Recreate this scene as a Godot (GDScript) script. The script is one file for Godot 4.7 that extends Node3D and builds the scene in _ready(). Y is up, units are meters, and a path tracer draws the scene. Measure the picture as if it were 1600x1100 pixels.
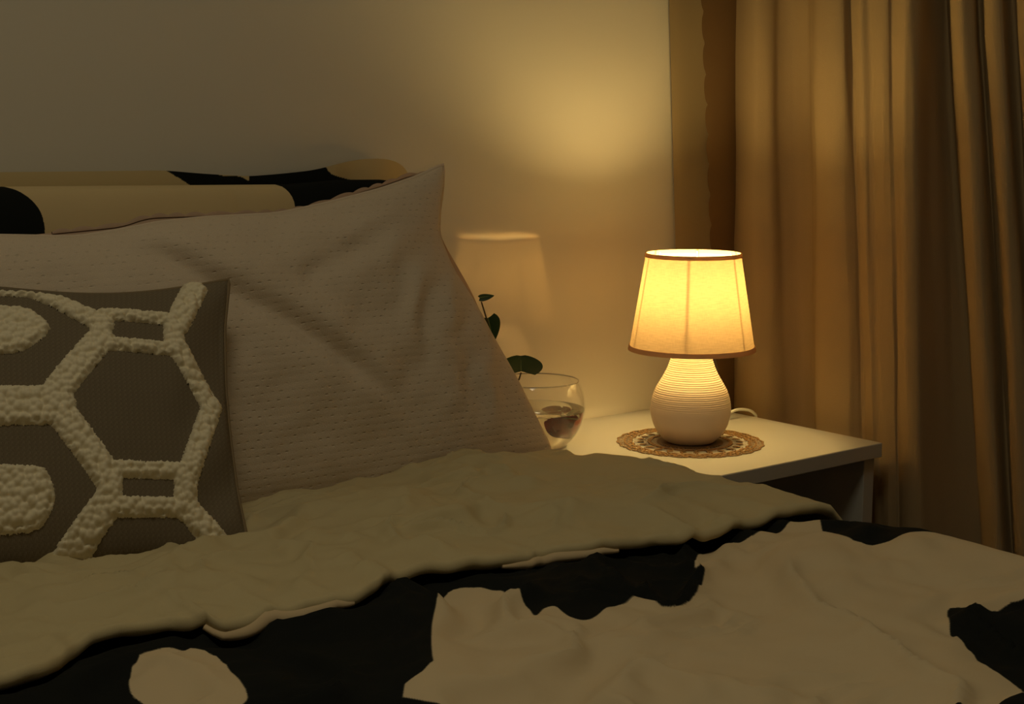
extends Node3D
# A bedside corner at night: small lamp on a white nightstand, a bed with pillows, curtains.
# y up, metres. The headboard wall is z = 0, the room lies at z > 0; the nightstand top is y = 0.55.

const CURT := [[0.35,-0.0168,0.0118],[0.318,0.0075,0.0338],[0.285,0.0543,0.0821],[0.275,0.1008,0.1296],[0.29,0.1234,0.1579],[0.318,0.1241,0.1641],[0.338,0.1379,0.1819],[0.335,0.1716,0.2161],[0.31,0.2028,0.237],[0.29,0.224,0.2594],[0.278,0.2582,0.2993],[0.282,0.2837,0.332],[0.296,0.2903,0.3484],[0.3,0.2935,0.3518],[0.292,0.3039,0.3619],[0.284,0.3244,0.3797],[0.29,0.3359,0.3903],[0.284,0.3556,0.4062],[0.286,0.3725,0.4196],[0.29,0.3828,0.4265],[0.28,0.3977,0.4388],[0.273,0.4185,0.4586],[0.282,0.4295,0.4759],[0.318,0.4263,0.4835],[0.35,0.4242,0.4989],[0.362,0.4273,0.5199],[0.325,0.4585,0.5481],[0.295,0.4822,0.5703],[0.275,0.5109,0.6],[0.282,0.5258,0.6138],[0.31,0.5208,0.6109],[0.3,0.5342,0.6215],[0.278,0.561,0.6461],[0.284,0.575,0.6631],[0.312,0.5734,0.6645],[0.3,0.5876,0.6759],[0.276,0.6156,0.7036],[0.285,0.6292,0.7212],[0.318,0.6286,0.7237],[0.3,0.6499,0.7419],[0.275,0.6802,0.7696],[0.29,0.6953,0.7876],[0.325,0.6889,0.7872],[0.3,0.7151,0.8082],[0.275,0.7466,0.837],[0.3,0.7599,0.8552],[0.33,0.7615,0.8666]]
const BIG := [[-0.9884,0.9801],[-0.9530,0.9178],[-0.9121,0.8557],[-0.8754,0.8085],[-0.8213,0.7514],[-0.8025,0.7666],[-0.7921,0.7833],[-0.7868,0.7971],[-0.8013,0.8410],[-0.8046,0.8547],[-0.8135,0.8744],[-0.7979,0.8631],[-0.7845,0.8586],[-0.7800,0.8650],[-0.7831,0.8850],[-0.7767,0.8959],[-0.7610,0.8959],[-0.7350,0.8846],[-0.7140,0.8841],[-0.6951,0.8865],[-0.6929,0.9064],[-0.6727,0.9119],[-0.6445,0.9010],[-0.6091,0.8768],[-0.5907,0.8598],[-0.6023,0.8585],[-0.5365,0.7956],[-0.5036,0.7753],[-0.4829,0.7750],[-0.4806,0.8044],[-0.4457,0.8082],[-0.4173,0.8111],[-0.3752,0.8034],[-0.3747,0.8173],[-0.4116,0.8618],[-0.4239,0.8940],[-0.4292,0.9282],[-0.402,0.938],[-0.372,0.945],[-0.347,0.962],[-0.332,0.99],[-0.31,1.035],[-0.29,1.1084],[-0.29,1.20],[-0.40,1.19],[-0.452,1.122],[-0.4999,1.1198],[-0.4997,1.0787],[-0.5406,1.1069],[-0.5551,1.1194],[-0.5502,1.1223],[-0.5722,1.1457],[-0.5864,1.1659],[-0.6872,1.2514]]
const SMALL := [[-1.1420,0.7685],[-1.1334,0.7613],[-1.1197,0.7487],[-1.0961,0.7456],[-1.0803,0.7606],[-1.0777,0.7791],[-1.0753,0.7916],[-1.0884,0.8563],[-1.1034,0.8854],[-1.1387,0.8722],[-1.1585,0.8130]]
const EDGE := [[-1.2439,0.7612],[-1.2147,0.7611],[-1.1891,0.7387],[-1.1743,0.7168],[-1.1570,0.6954],[-1.1428,0.6940],[-1.1167,0.6987],[-1.0694,0.7028],[-1.0602,0.7395],[-1.0129,0.7294],[-0.9208,0.7489],[-0.8560,0.7126],[-0.8105,0.7108],[-0.7827,0.7356],[-0.7519,0.7462],[-0.6953,0.7356],[-0.6204,0.7575],[-0.5776,0.7498],[-0.5181,0.7747],[-0.4622,0.7768],[-0.4164,0.7814],[-0.375,0.788],[-0.34,0.797],[-0.305,0.80]]
const BANDS := [[[-0.3216,0.3017,0.003],[-0.2228,0.2986,0.003],[-0.1941,0.2981,0.004],[-0.1655,0.284,0.0093],[-0.1407,0.2629,0.0106],[-0.1243,0.2494,0.0106]],
[[-0.0163,0.3048,0.012],[-0.0453,0.2481,0.0113]],
[[-0.1196,0.2634,0.0073],[-0.0529,0.2582,0.0073]],
[[-0.1256,0.2495,0.0093],[-0.1285,0.2216,0.0093]],
[[-0.048,0.2483,0.0093],[-0.052,0.2167,0.0093]],
[[-0.1181,0.2209,0.0073],[-0.0553,0.2169,0.0073]],
[[-0.1278,0.2285,0.0126],[-0.176,0.166,0.0126]],
[[-0.3276,0.153,0.0179],[-0.2333,0.1494,0.0179],[-0.1831,0.1482,0.0186]],
[[-0.1808,0.1465,0.0126],[-0.137,0.0708,0.0126]],
[[-0.0489,0.2197,0.01],[-0.0206,0.1524,0.0093]],
[[-0.0193,0.1523,0.0093],[-0.0563,0.07,0.0093]],
[[-0.13,0.0786,0.0073],[-0.0621,0.0749,0.0073]],
[[-0.1339,0.0418,0.008],[-0.0669,0.0382,0.008]],
[[-0.1348,0.0741,0.0106],[-0.1382,0.0422,0.0106]],
[[-0.0582,0.0702,0.01],[-0.0626,0.0363,0.01]],
[[-0.141,0.0446,0.0126],[-0.186,-0.0073,0.0133]],
[[-0.1884,-0.007,0.0073],[-0.2446,-0.0094,0.0053],[-0.3341,-0.0074,0.0047]],
[[-0.0604,0.0389,0.0106],[-0.0228,-0.0115,0.0113]]]
const MED := [[[-0.2939,0.2471],[-0.2618,0.2756],[-0.2055,0.2742],[-0.1904,0.2633],[-0.1782,0.2416],[-0.1971,0.2199],[-0.2166,0.2106],[-0.2655,0.2139]],
[[-0.3032,0.0604],[-0.273,0.0877],[-0.208,0.0855],[-0.1948,0.0766],[-0.19,0.0553],[-0.1983,0.0364],[-0.2157,0.0262],[-0.2763,0.031]]]


var M := {}
var names := {}
var rng := RandomNumberGenerator.new()

# ------------------------------------------------------------------ naming helpers
func numbered(called: String) -> String:
	if not names.has(called):
		names[called] = 0
		return called
	names[called] += 1
	return "%s_%03d" % [called, names[called]]

func thing(called: String, label: String, category: String, at := Vector3.ZERO, group := "") -> Node3D:
	var o := Node3D.new()
	o.name = numbered(called)
	add_child(o)
	o.position = at
	tag(o, label, category, group)
	return o

func tag(o: Node, label: String, category: String, group := "") -> void:
	o.set_meta("label", label)
	o.set_meta("category", category)
	if group != "":
		o.set_meta("group", group)

func part(called: String, mesh: Mesh, mat: Material, parent: Node, at := Vector3.ZERO) -> MeshInstance3D:
	var o := MeshInstance3D.new()
	o.name = called
	o.mesh = mesh
	o.material_override = mat
	o.position = at
	o.cast_shadow = GeometryInstance3D.SHADOW_CASTING_SETTING_ON
	parent.add_child(o, true)
	return o

func struct(called: String, mesh: Mesh, mat: Material, at := Vector3.ZERO) -> MeshInstance3D:
	var o := part(called, mesh, mat, self, at)
	o.set_meta("kind", "structure")
	return o

# ------------------------------------------------------------------ mesh helpers
func grid(p: PackedVector3Array, nu: int, nv: int, uv := PackedVector2Array(), flip := false, wrap := false) -> ArrayMesh:
	var n := PackedVector3Array()
	n.resize(p.size())
	var idx := PackedInt32Array()
	var cols := nu if wrap else nu - 1
	for j in nv - 1:
		for i in cols:
			var i2 := (i + 1) % nu
			var a := j * nu + i
			var b := j * nu + i2
			var c := (j + 1) * nu + i2
			var d := (j + 1) * nu + i
			var f := (p[c] - p[a]).cross(p[d] - p[b])
			if flip:
				f = -f
				idx.append_array([a, b, c, a, c, d])
			else:
				idx.append_array([a, c, b, a, d, c])
			n[a] += f
			n[b] += f
			n[c] += f
			n[d] += f
	for k in n.size():
		n[k] = n[k].normalized() if n[k].length_squared() > 1e-24 else Vector3.UP
	var arr := []
	arr.resize(Mesh.ARRAY_MAX)
	arr[Mesh.ARRAY_VERTEX] = p
	arr[Mesh.ARRAY_NORMAL] = n
	if uv.size() == p.size():
		arr[Mesh.ARRAY_TEX_UV] = uv
	arr[Mesh.ARRAY_INDEX] = idx
	var m := ArrayMesh.new()
	m.add_surface_from_arrays(Mesh.PRIMITIVE_TRIANGLES, arr)
	return m

func lathe(profile: Array, sides := 96) -> ArrayMesh:
	# profile of [radius, height] from the bottom up along the outside
	var p := PackedVector3Array()
	for q in profile:
		for i in sides:
			var a := TAU * i / sides
			p.append(Vector3(q[0] * cos(a), q[1], q[0] * sin(a)))
	return grid(p, sides, profile.size(), PackedVector2Array(), true, true)

func tube(path: Array, radius: Array, sides := 10, squash := 1.0) -> ArrayMesh:
	var p := PackedVector3Array()
	var n := path.size()
	var side := Vector3.ZERO
	for k in n + 2:
		var c := clampi(k - 1, 0, n - 1)
		var t: Vector3 = (path[mini(c + 1, n - 1)] - path[maxi(c - 1, 0)]).normalized()
		if side == Vector3.ZERO:
			side = t.cross(Vector3.UP if absf(t.y) < 0.9 else Vector3.RIGHT).normalized()
		side = (side - t * side.dot(t)).normalized()
		var up := side.cross(t)
		var r: float = radius[mini(c, radius.size() - 1)]
		if k == 0 or k == n + 1:
			r = 0.00001
		for i in sides:
			var a := TAU * i / sides
			p.append(path[c] + (side * cos(a) + up * sin(a) * squash) * r)
	return grid(p, sides, n + 2, PackedVector2Array(), true, true)

func box(lo: Vector3, hi: Vector3, bevel := 0.0) -> ArrayMesh:
	# a box with chamfered edges
	var st := SurfaceTool.new()
	st.begin(Mesh.PRIMITIVE_TRIANGLES)
	st.set_smooth_group(-1)
	var c := (lo + hi) * 0.5
	var h := (hi - lo) * 0.5
	var b := maxf(bevel, 0.0)
	var faces := []
	for ax in 3:
		var u := (ax + 1) % 3
		var v := (ax + 2) % 3
		for s in [-1, 1]:
			var q := []
			for w in [[-1, -1], [1, -1], [1, 1], [-1, 1]]:
				var x := Vector3.ZERO
				x[ax] = s * h[ax]
				x[u] = w[0] * (h[u] - b)
				x[v] = w[1] * (h[v] - b)
				q.append(x)
			faces.append(q)
	if b > 0.0:
		for ax in 3:
			var u := (ax + 1) % 3
			var v := (ax + 2) % 3
			for su in [-1, 1]:
				for sv in [-1, 1]:
					var q := []
					for w in [[-1, 0], [1, 0], [1, 1], [-1, 1]]:
						var x := Vector3.ZERO
						x[ax] = w[0] * (h[ax] - b)
						x[u] = su * (h[u] - (b if w[1] == 0 else 0.0))
						x[v] = sv * (h[v] - (b if w[1] == 1 else 0.0))
						q.append(x)
					faces.append(q)
		for sx in [-1, 1]:
			for sy in [-1, 1]:
				for sz in [-1, 1]:
					faces.append([Vector3(sx * h.x, sy * (h.y - b), sz * (h.z - b)), Vector3(sx * (h.x - b), sy * h.y, sz * (h.z - b)), Vector3(sx * (h.x - b), sy * (h.y - b), sz * h.z)])
	for q in faces:
		var mid := Vector3.ZERO
		for x in q:
			mid += x
		var f: Vector3 = (q[1] - q[0]).cross(q[2] - q[0])
		var o: Array = q.duplicate()
		if f.dot(mid) > 0.0:
			o.reverse()
		var nn := f.normalized() * (1.0 if f.dot(mid) > 0.0 else -1.0)
		for k in range(1, o.size() - 1):
			for x in [o[0], o[k], o[k + 1]]:
				st.set_normal(nn)
				st.add_vertex(c + x)
	return st.commit()

func line_at(pts: Array, t: float, from := 0, to := 1) -> float:
	# piecewise linear y(x) on a table sorted by column `from`
	if t <= pts[0][from]:
		return pts[0][to]
	for k in pts.size() - 1:
		if t <= pts[k + 1][from]:
			return lerpf(pts[k][to], pts[k + 1][to], (t - pts[k][from]) / maxf(pts[k + 1][from] - pts[k][from], 1e-6))
	return pts[pts.size() - 1][to]

func curve_at(pts: Array, t: float, from := 0, to := 1) -> float:
	# the same, smoothed
	var s := 0.0
	for w in [-1.0, -0.5, 0.0, 0.5, 1.0]:
		s += line_at(pts, t + w * 0.012, from, to)
	return s / 5.0

func rounded(pts: Array, closed := true, sub := 4) -> Array:
	var out := []
	var n := pts.size()
	for k in (n if closed else n - 1):
		var a := Vector2(pts[(k - 1 + n) % n][0], pts[(k - 1 + n) % n][1])
		var b := Vector2(pts[k][0], pts[k][1])
		var c := Vector2(pts[(k + 1) % n][0], pts[(k + 1) % n][1])
		var d := Vector2(pts[(k + 2) % n][0], pts[(k + 2) % n][1])
		if not closed:
			if k == 0:
				a = b
			if k == n - 2:
				d = c
		for s in sub:
			out.append(b.cubic_interpolate(c, a, d, float(s) / sub))
	if not closed:
		out.append(Vector2(pts[n - 1][0], pts[n - 1][1]))
	return out

func fill_shape(im: Image, pts: Array, lo: Vector2, hi: Vector2, color: Color) -> void:
	# scanline fill of a printed shape given in surface metres
	var w := im.get_width()
	var h := im.get_height()
	var q := []
	for v in pts:
		q.append(Vector2((v.x - lo.x) / (hi.x - lo.x) * w, (v.y - lo.y) / (hi.y - lo.y) * h))
	for row in h:
		var y := row + 0.5
		var xs := []
		for k in q.size():
			var a: Vector2 = q[k]
			var b: Vector2 = q[(k + 1) % q.size()]
			if (a.y <= y) != (b.y <= y):
				xs.append(a.x + (y - a.y) / (b.y - a.y) * (b.x - a.x))
		xs.sort()
		for k in range(0, xs.size() - 1, 2):
			var x0 := clampi(roundi(xs[k]), 0, w)
			var x1 := clampi(roundi(xs[k + 1]), 0, w)
			if x1 > x0:
				im.fill_rect(Rect2i(x0, row, x1 - x0, 1), color)

func noise(kind: int, freq: float, octaves := 3, sd := 1) -> FastNoiseLite:
	var f := FastNoiseLite.new()
	f.noise_type = kind as FastNoiseLite.NoiseType
	f.frequency = freq
	f.seed = sd
	f.fractal_octaves = octaves
	if octaves <= 1:
		f.fractal_type = FastNoiseLite.FRACTAL_NONE
	return f

func mat(albedo: Color, rough := 0.85, spec := 0.5) -> StandardMaterial3D:
	var m := StandardMaterial3D.new()
	m.albedo_color = albedo
	m.roughness = rough
	m.metallic_specular = spec
	return m

func lin(r: float, g: float, b: float) -> Color:
	return Color(r, g, b).linear_to_srgb()

func relief(m: StandardMaterial3D, freq: float, octaves: int, height: float, scale: float) -> void:
	var t := NoiseTexture2D.new()
	t.width = 256
	t.height = 256
	t.seamless = true
	t.noise = noise(FastNoiseLite.TYPE_SIMPLEX_SMOOTH, freq, octaves, 7)
	m.heightmap_enabled = true
	m.heightmap_texture = t
	m.heightmap_scale = height
	m.uv1_triplanar = true
	m.uv1_world_triplanar = true
	m.uv1_scale = Vector3.ONE * scale

# ------------------------------------------------------------------ the scene
func _ready() -> void:
	rng.seed = 11
	set_view()
	materials()
	room()
	curtains()
	nightstand()
	bed()
	duvet()
	pillows()
	hexagon_cushion()
	table_lamp()
	doily()
	fish_bowl()

func set_view() -> void:
	var cam := Camera3D.new()
	cam.name = "camera"
	add_child(cam)
	var yaw := deg_to_rad(37.7617)
	var pitch := deg_to_rad(8.4475)
	var eye := Vector3(-1.5656, 1.0197, 1.8108)
	cam.look_at_from_position(eye, eye + Vector3(sin(yaw) * cos(pitch), -sin(pitch), -cos(yaw) * cos(pitch)))
	cam.fov = 27.80
	cam.near = 0.05
	cam.current = true
	var env := Environment.new()
	env.background_mode = Environment.BG_COLOR
	env.background_color = Color.BLACK
	env.tonemap_mode = Environment.TONE_MAPPER_LINEAR
	env.tonemap_exposure = 1.0
	env.sdfgi_enabled = true
	env.ssao_enabled = true
	env.ssil_enabled = true
	var we := WorldEnvironment.new()
	we.name = "environment"
	we.environment = env
	add_child(we)
	# a ceiling lamp out of view, placed to light pillows and duvet softly
	var al := AreaLight3D.new()
	al.name = "unseen_ceiling_lamp_light"
	al.area_size = Vector2(0.5, 0.5)
	al.light_color = Color(1.0, 0.95, 0.80)
	al.light_energy = 0.55
	al.area_range = 8.0
	al.shadow_enabled = true
	add_child(al)
	al.position = Vector3(-1.35, 2.47, 1.25)
	al.rotation = Vector3(-PI / 2, 0, 0)

func materials() -> void:
	var paint := mat(lin(0.75, 0.70, 0.605), 0.09, 0.6)
	relief(paint, 0.02, 2, 0.012, 2.0)
	M.paint = paint
	M.ceiling = mat(lin(0.75, 0.72, 0.66), 0.9)
	M.floor = mat(lin(0.22, 0.13, 0.07), 0.5)
	relief(M.floor, 0.02, 3, 0.05, 3.0)
	M.board = mat(lin(0.53, 0.50, 0.45), 0.28, 0.5)
	M.drape = mat(lin(0.37, 0.265, 0.145), 0.9, 0.25)
	relief(M.drape, 0.08, 2, 0.03, 30.0)
	M.lining = mat(lin(0.37, 0.275, 0.15), 0.9, 0.25)
	M.trim = mat(lin(0.17, 0.10, 0.045), 0.9, 0.2)
	M.metal = mat(lin(0.5, 0.47, 0.42), 0.35)
	M.metal.metallic = 1.0
	M.sheet = mat(lin(0.6, 0.56, 0.45), 0.9)
	M.wood = mat(lin(0.5, 0.4, 0.28), 0.6)
	M.ceramic = mat(lin(0.70, 0.57, 0.46), 0.6, 0.35)
	M.shade = mat(lin(0.62, 0.565, 0.45), 0.95, 0.1)
	M.shade.backlight_enabled = true
	M.shade.backlight = lin(0.40, 0.295, 0.19)
	weave(M.shade)
	M.binding = mat(lin(0.66, 0.48, 0.30), 0.9, 0.2)
	M.binding.backlight_enabled = true
	M.binding.backlight = lin(0.6, 0.44, 0.28)
	M.cord = mat(lin(0.8, 0.76, 0.68), 0.5)
	M.lace = mat(lin(0.25, 0.13, 0.045), 0.35, 0.6)
	M.glass = mat(Color(1, 1, 1, 0.04), 0.02)
	M.glass.transparency = BaseMaterial3D.TRANSPARENCY_ALPHA
	M.rim = mat(Color(0.75, 0.72, 0.66, 0.45), 0.05)
	M.rim.transparency = BaseMaterial3D.TRANSPARENCY_ALPHA
	M.water = mat(Color(1, 0.99, 0.95, 0.0), 0.0)
	M.water.refraction_enabled = true
	M.water.refraction_scale = 0.033
	M.leaf = mat(lin(0.026, 0.060, 0.016), 0.45, 0.4)
	M.vein = mat(lin(0.16, 0.22, 0.06), 0.5)
	M.stem = mat(lin(0.10, 0.075, 0.03), 0.6)
	M.petal = mat(lin(0.20, 0.005, 0.007), 0.6, 0.3)
	M.sepal = mat(lin(0.12, 0.16, 0.05), 0.6)
	M.flap = mat(lin(0.56, 0.47, 0.28), 0.92, 0.2)
	relief(M.flap, 0.10, 2, 0.02, 40.0)
	M.hem = mat(lin(0.62, 0.48, 0.30), 0.92, 0.2)
	M.taupe = mat(lin(0.24, 0.195, 0.135), 0.95, 0.15)
	weave_relief(M.taupe, 1500.0)
	M.taupe_side = mat(lin(0.24, 0.18, 0.11), 0.95, 0.15)
	M.tuft = mat(lin(0.78, 0.70, 0.52), 1.0, 0.1)
	M.blush = mat(lin(0.52, 0.37, 0.27), 0.95, 0.15)
	M.cream = mat(lin(0.64, 0.51, 0.28), 0.92, 0.2)
	M.knit = knit()
	M.knit_plain = mat(lin(0.66, 0.55, 0.44), 0.97, 0.15)
	M.black_cloth = mat(lin(0.012, 0.013, 0.012), 0.92, 0.2)

func weave(m: StandardMaterial3D) -> void:
	# irregular horizontal threads of a linen shade
	var im := Image.create(256, 256, false, Image.FORMAT_RGB8)
	var f := noise(FastNoiseLite.TYPE_SIMPLEX, 0.05, 2, 3)
	for y in 256:
		for x in 256:
			var v := 0.95 + 0.07 * f.get_noise_2d(x * 0.25, y * 6.0) + 0.03 * f.get_noise_2d(x * 5.0, y * 0.4)
			im.set_pixel(x, y, Color(v, v, v))
	m.albedo_texture = ImageTexture.create_from_image(im)
	m.uv1_scale = Vector3(6, 2, 1)

func weave_relief(m: StandardMaterial3D, per_metre: float) -> void:
	var im := Image.create(64, 64, false, Image.FORMAT_RGB8)
	var al := Image.create(64, 64, false, Image.FORMAT_RGB8)
	var f := noise(FastNoiseLite.TYPE_SIMPLEX, 0.08, 2, 5)
	for y in 64:
		for x in 64:
			var over := (int(x / 8.0) + int(y / 8.0)) % 2 == 0
			var v := 0.5 + 0.5 * (absf(sin(PI * x / 8.0)) if over else absf(sin(PI * y / 8.0)))
			im.set_pixel(x, y, Color(v, v, v))
			var a := 0.9 + 0.12 * f.get_noise_2d(x, y * 0.2)
			al.set_pixel(x, y, Color(a, a, a))
	m.albedo_texture = ImageTexture.create_from_image(al)
	m.heightmap_enabled = true
	m.heightmap_texture = ImageTexture.create_from_image(im)
	m.heightmap_scale = 0.03
	m.uv1_scale = Vector3(per_metre / 8.0, per_metre / 8.0, 1)

func knit() -> StandardMaterial3D:
	# a tile of four small dashes knitted into the cloth, in staggered rows
	var n := 512
	var spots := []
	for gy in 16:
		for gx in 8:
			spots.append([gx * 64 + (32 if gy % 2 else 0) + rng.randi_range(-7, 7), gy * 32 + 16 + rng.randi_range(-4, 4), rng.randf_range(0.25, 1.0)])
	var hi := Image.create(n, n, false, Image.FORMAT_RGB8)
	var al := Image.create(n, n, false, Image.FORMAT_RGB8)
	var f := noise(FastNoiseLite.TYPE_SIMPLEX, 0.09, 3, 9)
	for y in n:
		for x in n:
			var deep := 0.0
			var gy0 := int(y / 32.0)
			var near := []
			for gy in range(maxi(gy0 - 1, 0), mini(gy0 + 2, 16)):
				for gx in range(maxi(int(x / 64.0) - 1, 0), mini(int(x / 64.0) + 2, 8)):
					near.append(spots[gy * 8 + gx])
			for c in near:
				var dx := absf(x - c[0]) / 17.0
				var dy := absf(y - c[1]) / 5.0
				deep = maxf(deep, (1.0 - sqrt(dx * dx + dy * dy)) * c[2])
			deep = smoothstep(0.0, 0.8, deep)
			var rows := 0.5 + 0.5 * cos(TAU * y / 32.0)
			var v := 0.62 + 0.12 * rows - 0.6 * deep + 0.08 * f.get_noise_2d(x, y)
			hi.set_pixel(x, y, Color(v, v, v))
			var a := 0.95 + 0.05 * f.get_noise_2d(x * 2.0, y * 2.0)
			al.set_pixel(x, y, Color(a, a, a))
	var m := mat(lin(0.72, 0.60, 0.47), 0.97, 0.15)
	m.albedo_texture = ImageTexture.create_from_image(al)
	m.heightmap_enabled = true
	m.heightmap_texture = ImageTexture.create_from_image(hi)
	m.heightmap_scale = 0.13
	m.uv1_scale = Vector3(1.0 / 0.104, 1.0 / 0.144, 1)
	return m

# ------------------------------------------------------------------ room
func room() -> void:
	var x0 := -3.0
	var x1 := 0.40
	var z1 := 3.4
	var h := 2.6
	struct("floor", box(Vector3(x0 - 0.1, -0.1, -0.1), Vector3(x1 + 0.1, 0, z1 + 0.1)), M.floor)
	struct("ceiling", box(Vector3(x0 - 0.1, h, -0.1), Vector3(x1 + 0.1, h + 0.1, z1 + 0.1)), M.ceiling)
	struct("wall_back", box(Vector3(x0 - 0.1, 0, -0.1), Vector3(x1 + 0.1, h, 0)), M.paint)
	struct("wall_front", box(Vector3(x0 - 0.1, 0, z1), Vector3(x1 + 0.1, h, z1 + 0.1)), M.paint)
	struct("wall_left", box(Vector3(x0 - 0.1, 0, 0), Vector3(x0, h, z1)), M.paint)
	struct("wall_right", box(Vector3(x1, 0, 0), Vector3(x1 + 0.1, h, z1)), M.paint)
	# the unseen ceiling lamp that lights the bed (its light is set at the top)
	var t := thing("unseen_ceiling_lamp", "unseen square ceiling lamp above the bed, out of view, lighting pillows and duvet", "lamp", Vector3(-1.35, 2.5, 1.25))
	part("housing", box(Vector3(-0.28, 0, -0.28), Vector3(0.28, 0.1, 0.28), 0.008), M.board, t)
	var glow := mat(Color(0.9, 0.88, 0.82), 0.6)
	glow.emission_enabled = true
	glow.emission = Color(1.0, 0.95, 0.80)
	glow.emission_energy_multiplier = 0.5
	part("diffuser", box(Vector3(-0.26, -0.015, -0.26), Vector3(0.26, 0.001, 0.26), 0.004), glow, t)

# ------------------------------------------------------------------ curtains
func curtains() -> void:
	var t := thing("curtain", "golden brown floor-length curtain with deep folds and a scalloped edge", "curtain", Vector3(0.3, 0.02, 0.3))
	var o := -t.position
	var cols := []
	var n := CURT.size()
	for k in n - 1:
		var q := []
		for e in [-1, 0, 1, 2]:
			q.append(CURT[clampi(k + e, 0, n - 1)])
		for s in 5:
			var w := s / 5.0
			var c := []
			for d in 3:
				# softened spline: half way between straight and smooth
				c.append(lerpf(lerpf(q[1][d], q[2][d], w), cubic_interpolate(q[1][d], q[2][d], q[0][d], q[3][d], w), 0.85))
			cols.append(c)
	var p := PackedVector3Array()
	var uv := PackedVector2Array()
	var rows := 30
	var f := noise(FastNoiseLite.TYPE_SIMPLEX_SMOOTH, 2.2, 2, 4)
	for j in rows:
		var y := lerpf(0.02, 2.40, float(j) / (rows - 1))
		var w := (y - 1.24) / (0.53 - 1.24)
		w = w if w > 0.0 else w * 0.12
		for i in cols.size():
			var c: Array = cols[i]
			p.append(o + Vector3(c[0] + 0.004 * f.get_noise_2d(i * 0.05, y), y, lerpf(c[1], c[2], w) + 0.004 * f.get_noise_2d(i * 0.05 + 40.0, y)))
			uv.append(Vector2(i * 0.01, y))
	part("drape", grid(p, cols.size(), rows, uv, false), M.drape, t)
	# plain back layer along the headboard wall
	p = PackedVector3Array()
	for j in 24:
		var y := lerpf(0.556, 2.40, j / 23.0)
		var xl := 0.2045 - (y - 0.556) * 0.0605
		for i in 14:
			var s := i / 13.0
			p.append(o + Vector3(lerpf(xl, 0.362, s), y, 0.014 + 0.03 * s * s + 0.002 * sin(s * 9.0 + y)))
	part("back_layer", grid(p, 14, 24), M.lining, t)
	# scalloped leading edge hanging in front of it
	p = PackedVector3Array()
	var rr := 470
	for j in rr:
		var y := lerpf(0.03, 2.40, j / (rr - 1.0))
		var xl := line_at([[0.03, 0.312], [0.624, 0.262], [0.842, 0.240], [1.256, 0.206], [2.4, 0.15]], y)
		var ph := fposmod(y / 0.0515, 1.0)
		xl -= 0.0085 * sqrt(maxf(0.0, 1.0 - pow(2.0 * ph - 1.0, 2.0)))
		for i in 12:
			var s := i / 11.0
			p.append(o + Vector3(lerpf(xl, 0.352, s), y, 0.056 + 0.010 * sin(s * PI) - 0.018 * s))
	part("scalloped_edge", grid(p, 12, rr), M.trim, t)
	var r := thing("curtain_rail", "metal curtain rail along the top of the window wall", "curtain rail", Vector3(0.31, 2.42, 0.0))
	part("rod", tube([Vector3(0, 0, 0.005), Vector3(0, 0, 1.2)], [0.012], 16), M.metal, r)
	for z in [0.12, 0.95]:
		part("bracket", box(Vector3(-0.012, -0.012, z - 0.01), Vector3(0.09, 0.012, z + 0.01), 0.002), M.metal, r)

# ------------------------------------------------------------------ nightstand
func nightstand() -> void:
	var t := thing("nightstand", "white nightstand with an open front beside the bed", "nightstand", Vector3(-0.026, 0, 0.22))
	var o := -t.position
	part("top", box(o + Vector3(-0.288, 0.527, 0.003), o + Vector3(0.237, 0.55, 0.4355), 0.0012), M.board, t)
	for x in [-0.284, 0.208]:
		part("side_panel", box(o + Vector3(x, 0.0, 0.012), o + Vector3(x + 0.025, 0.527, 0.424), 0.001), M.board, t)
	part("back_panel", box(o + Vector3(-0.259, 0.03, 0.012), o + Vector3(0.208, 0.527, 0.022)), M.board, t)
	part("shelf", box(o + Vector3(-0.259, 0.22, 0.022), o + Vector3(0.208, 0.238, 0.415), 0.001), M.board, t)
	part("bottom_shelf", box(o + Vector3(-0.259, 0.03, 0.022), o + Vector3(0.208, 0.048, 0.415), 0.001), M.board, t)

# ------------------------------------------------------------------ bed
func bed() -> void:
	var t := thing("bed", "low wooden bed under the cow-print duvet", "bed", Vector3(-1.13, 0, 1.05))
	part("frame", box(Vector3(-0.80, 0.12, -1.03), Vector3(0.80, 0.30, 1.03), 0.01), M.wood, t)
	for x in [-0.72, 0.72]:
		for z in [-0.95, 0.95]:
			part("leg", lathe([[0.0, 0.0], [0.022, 0.0], [0.03, 0.12], [0.0, 0.12]], 20), M.wood, t, Vector3(x, 0, z))
	var m := part("mattress", box(Vector3(-1.935, 0.30, 0.02), Vector3(-0.35, 0.53, 2.08), 0.03), M.sheet, self)
	tag(m, "thick mattress hidden under pillows and duvet", "mattress")

func edge_z(x: float) -> float:
	if x < -1.245:
		return 0.7612
	return curve_at(EDGE, x)

var big_wave: FastNoiseLite
var fold_wave: FastNoiseLite
var fine_wave: FastNoiseLite

func ridge(n: float) -> float:
	return pow(1.0 - minf(absf(n) * 1.6, 1.0), 2.0)

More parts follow.
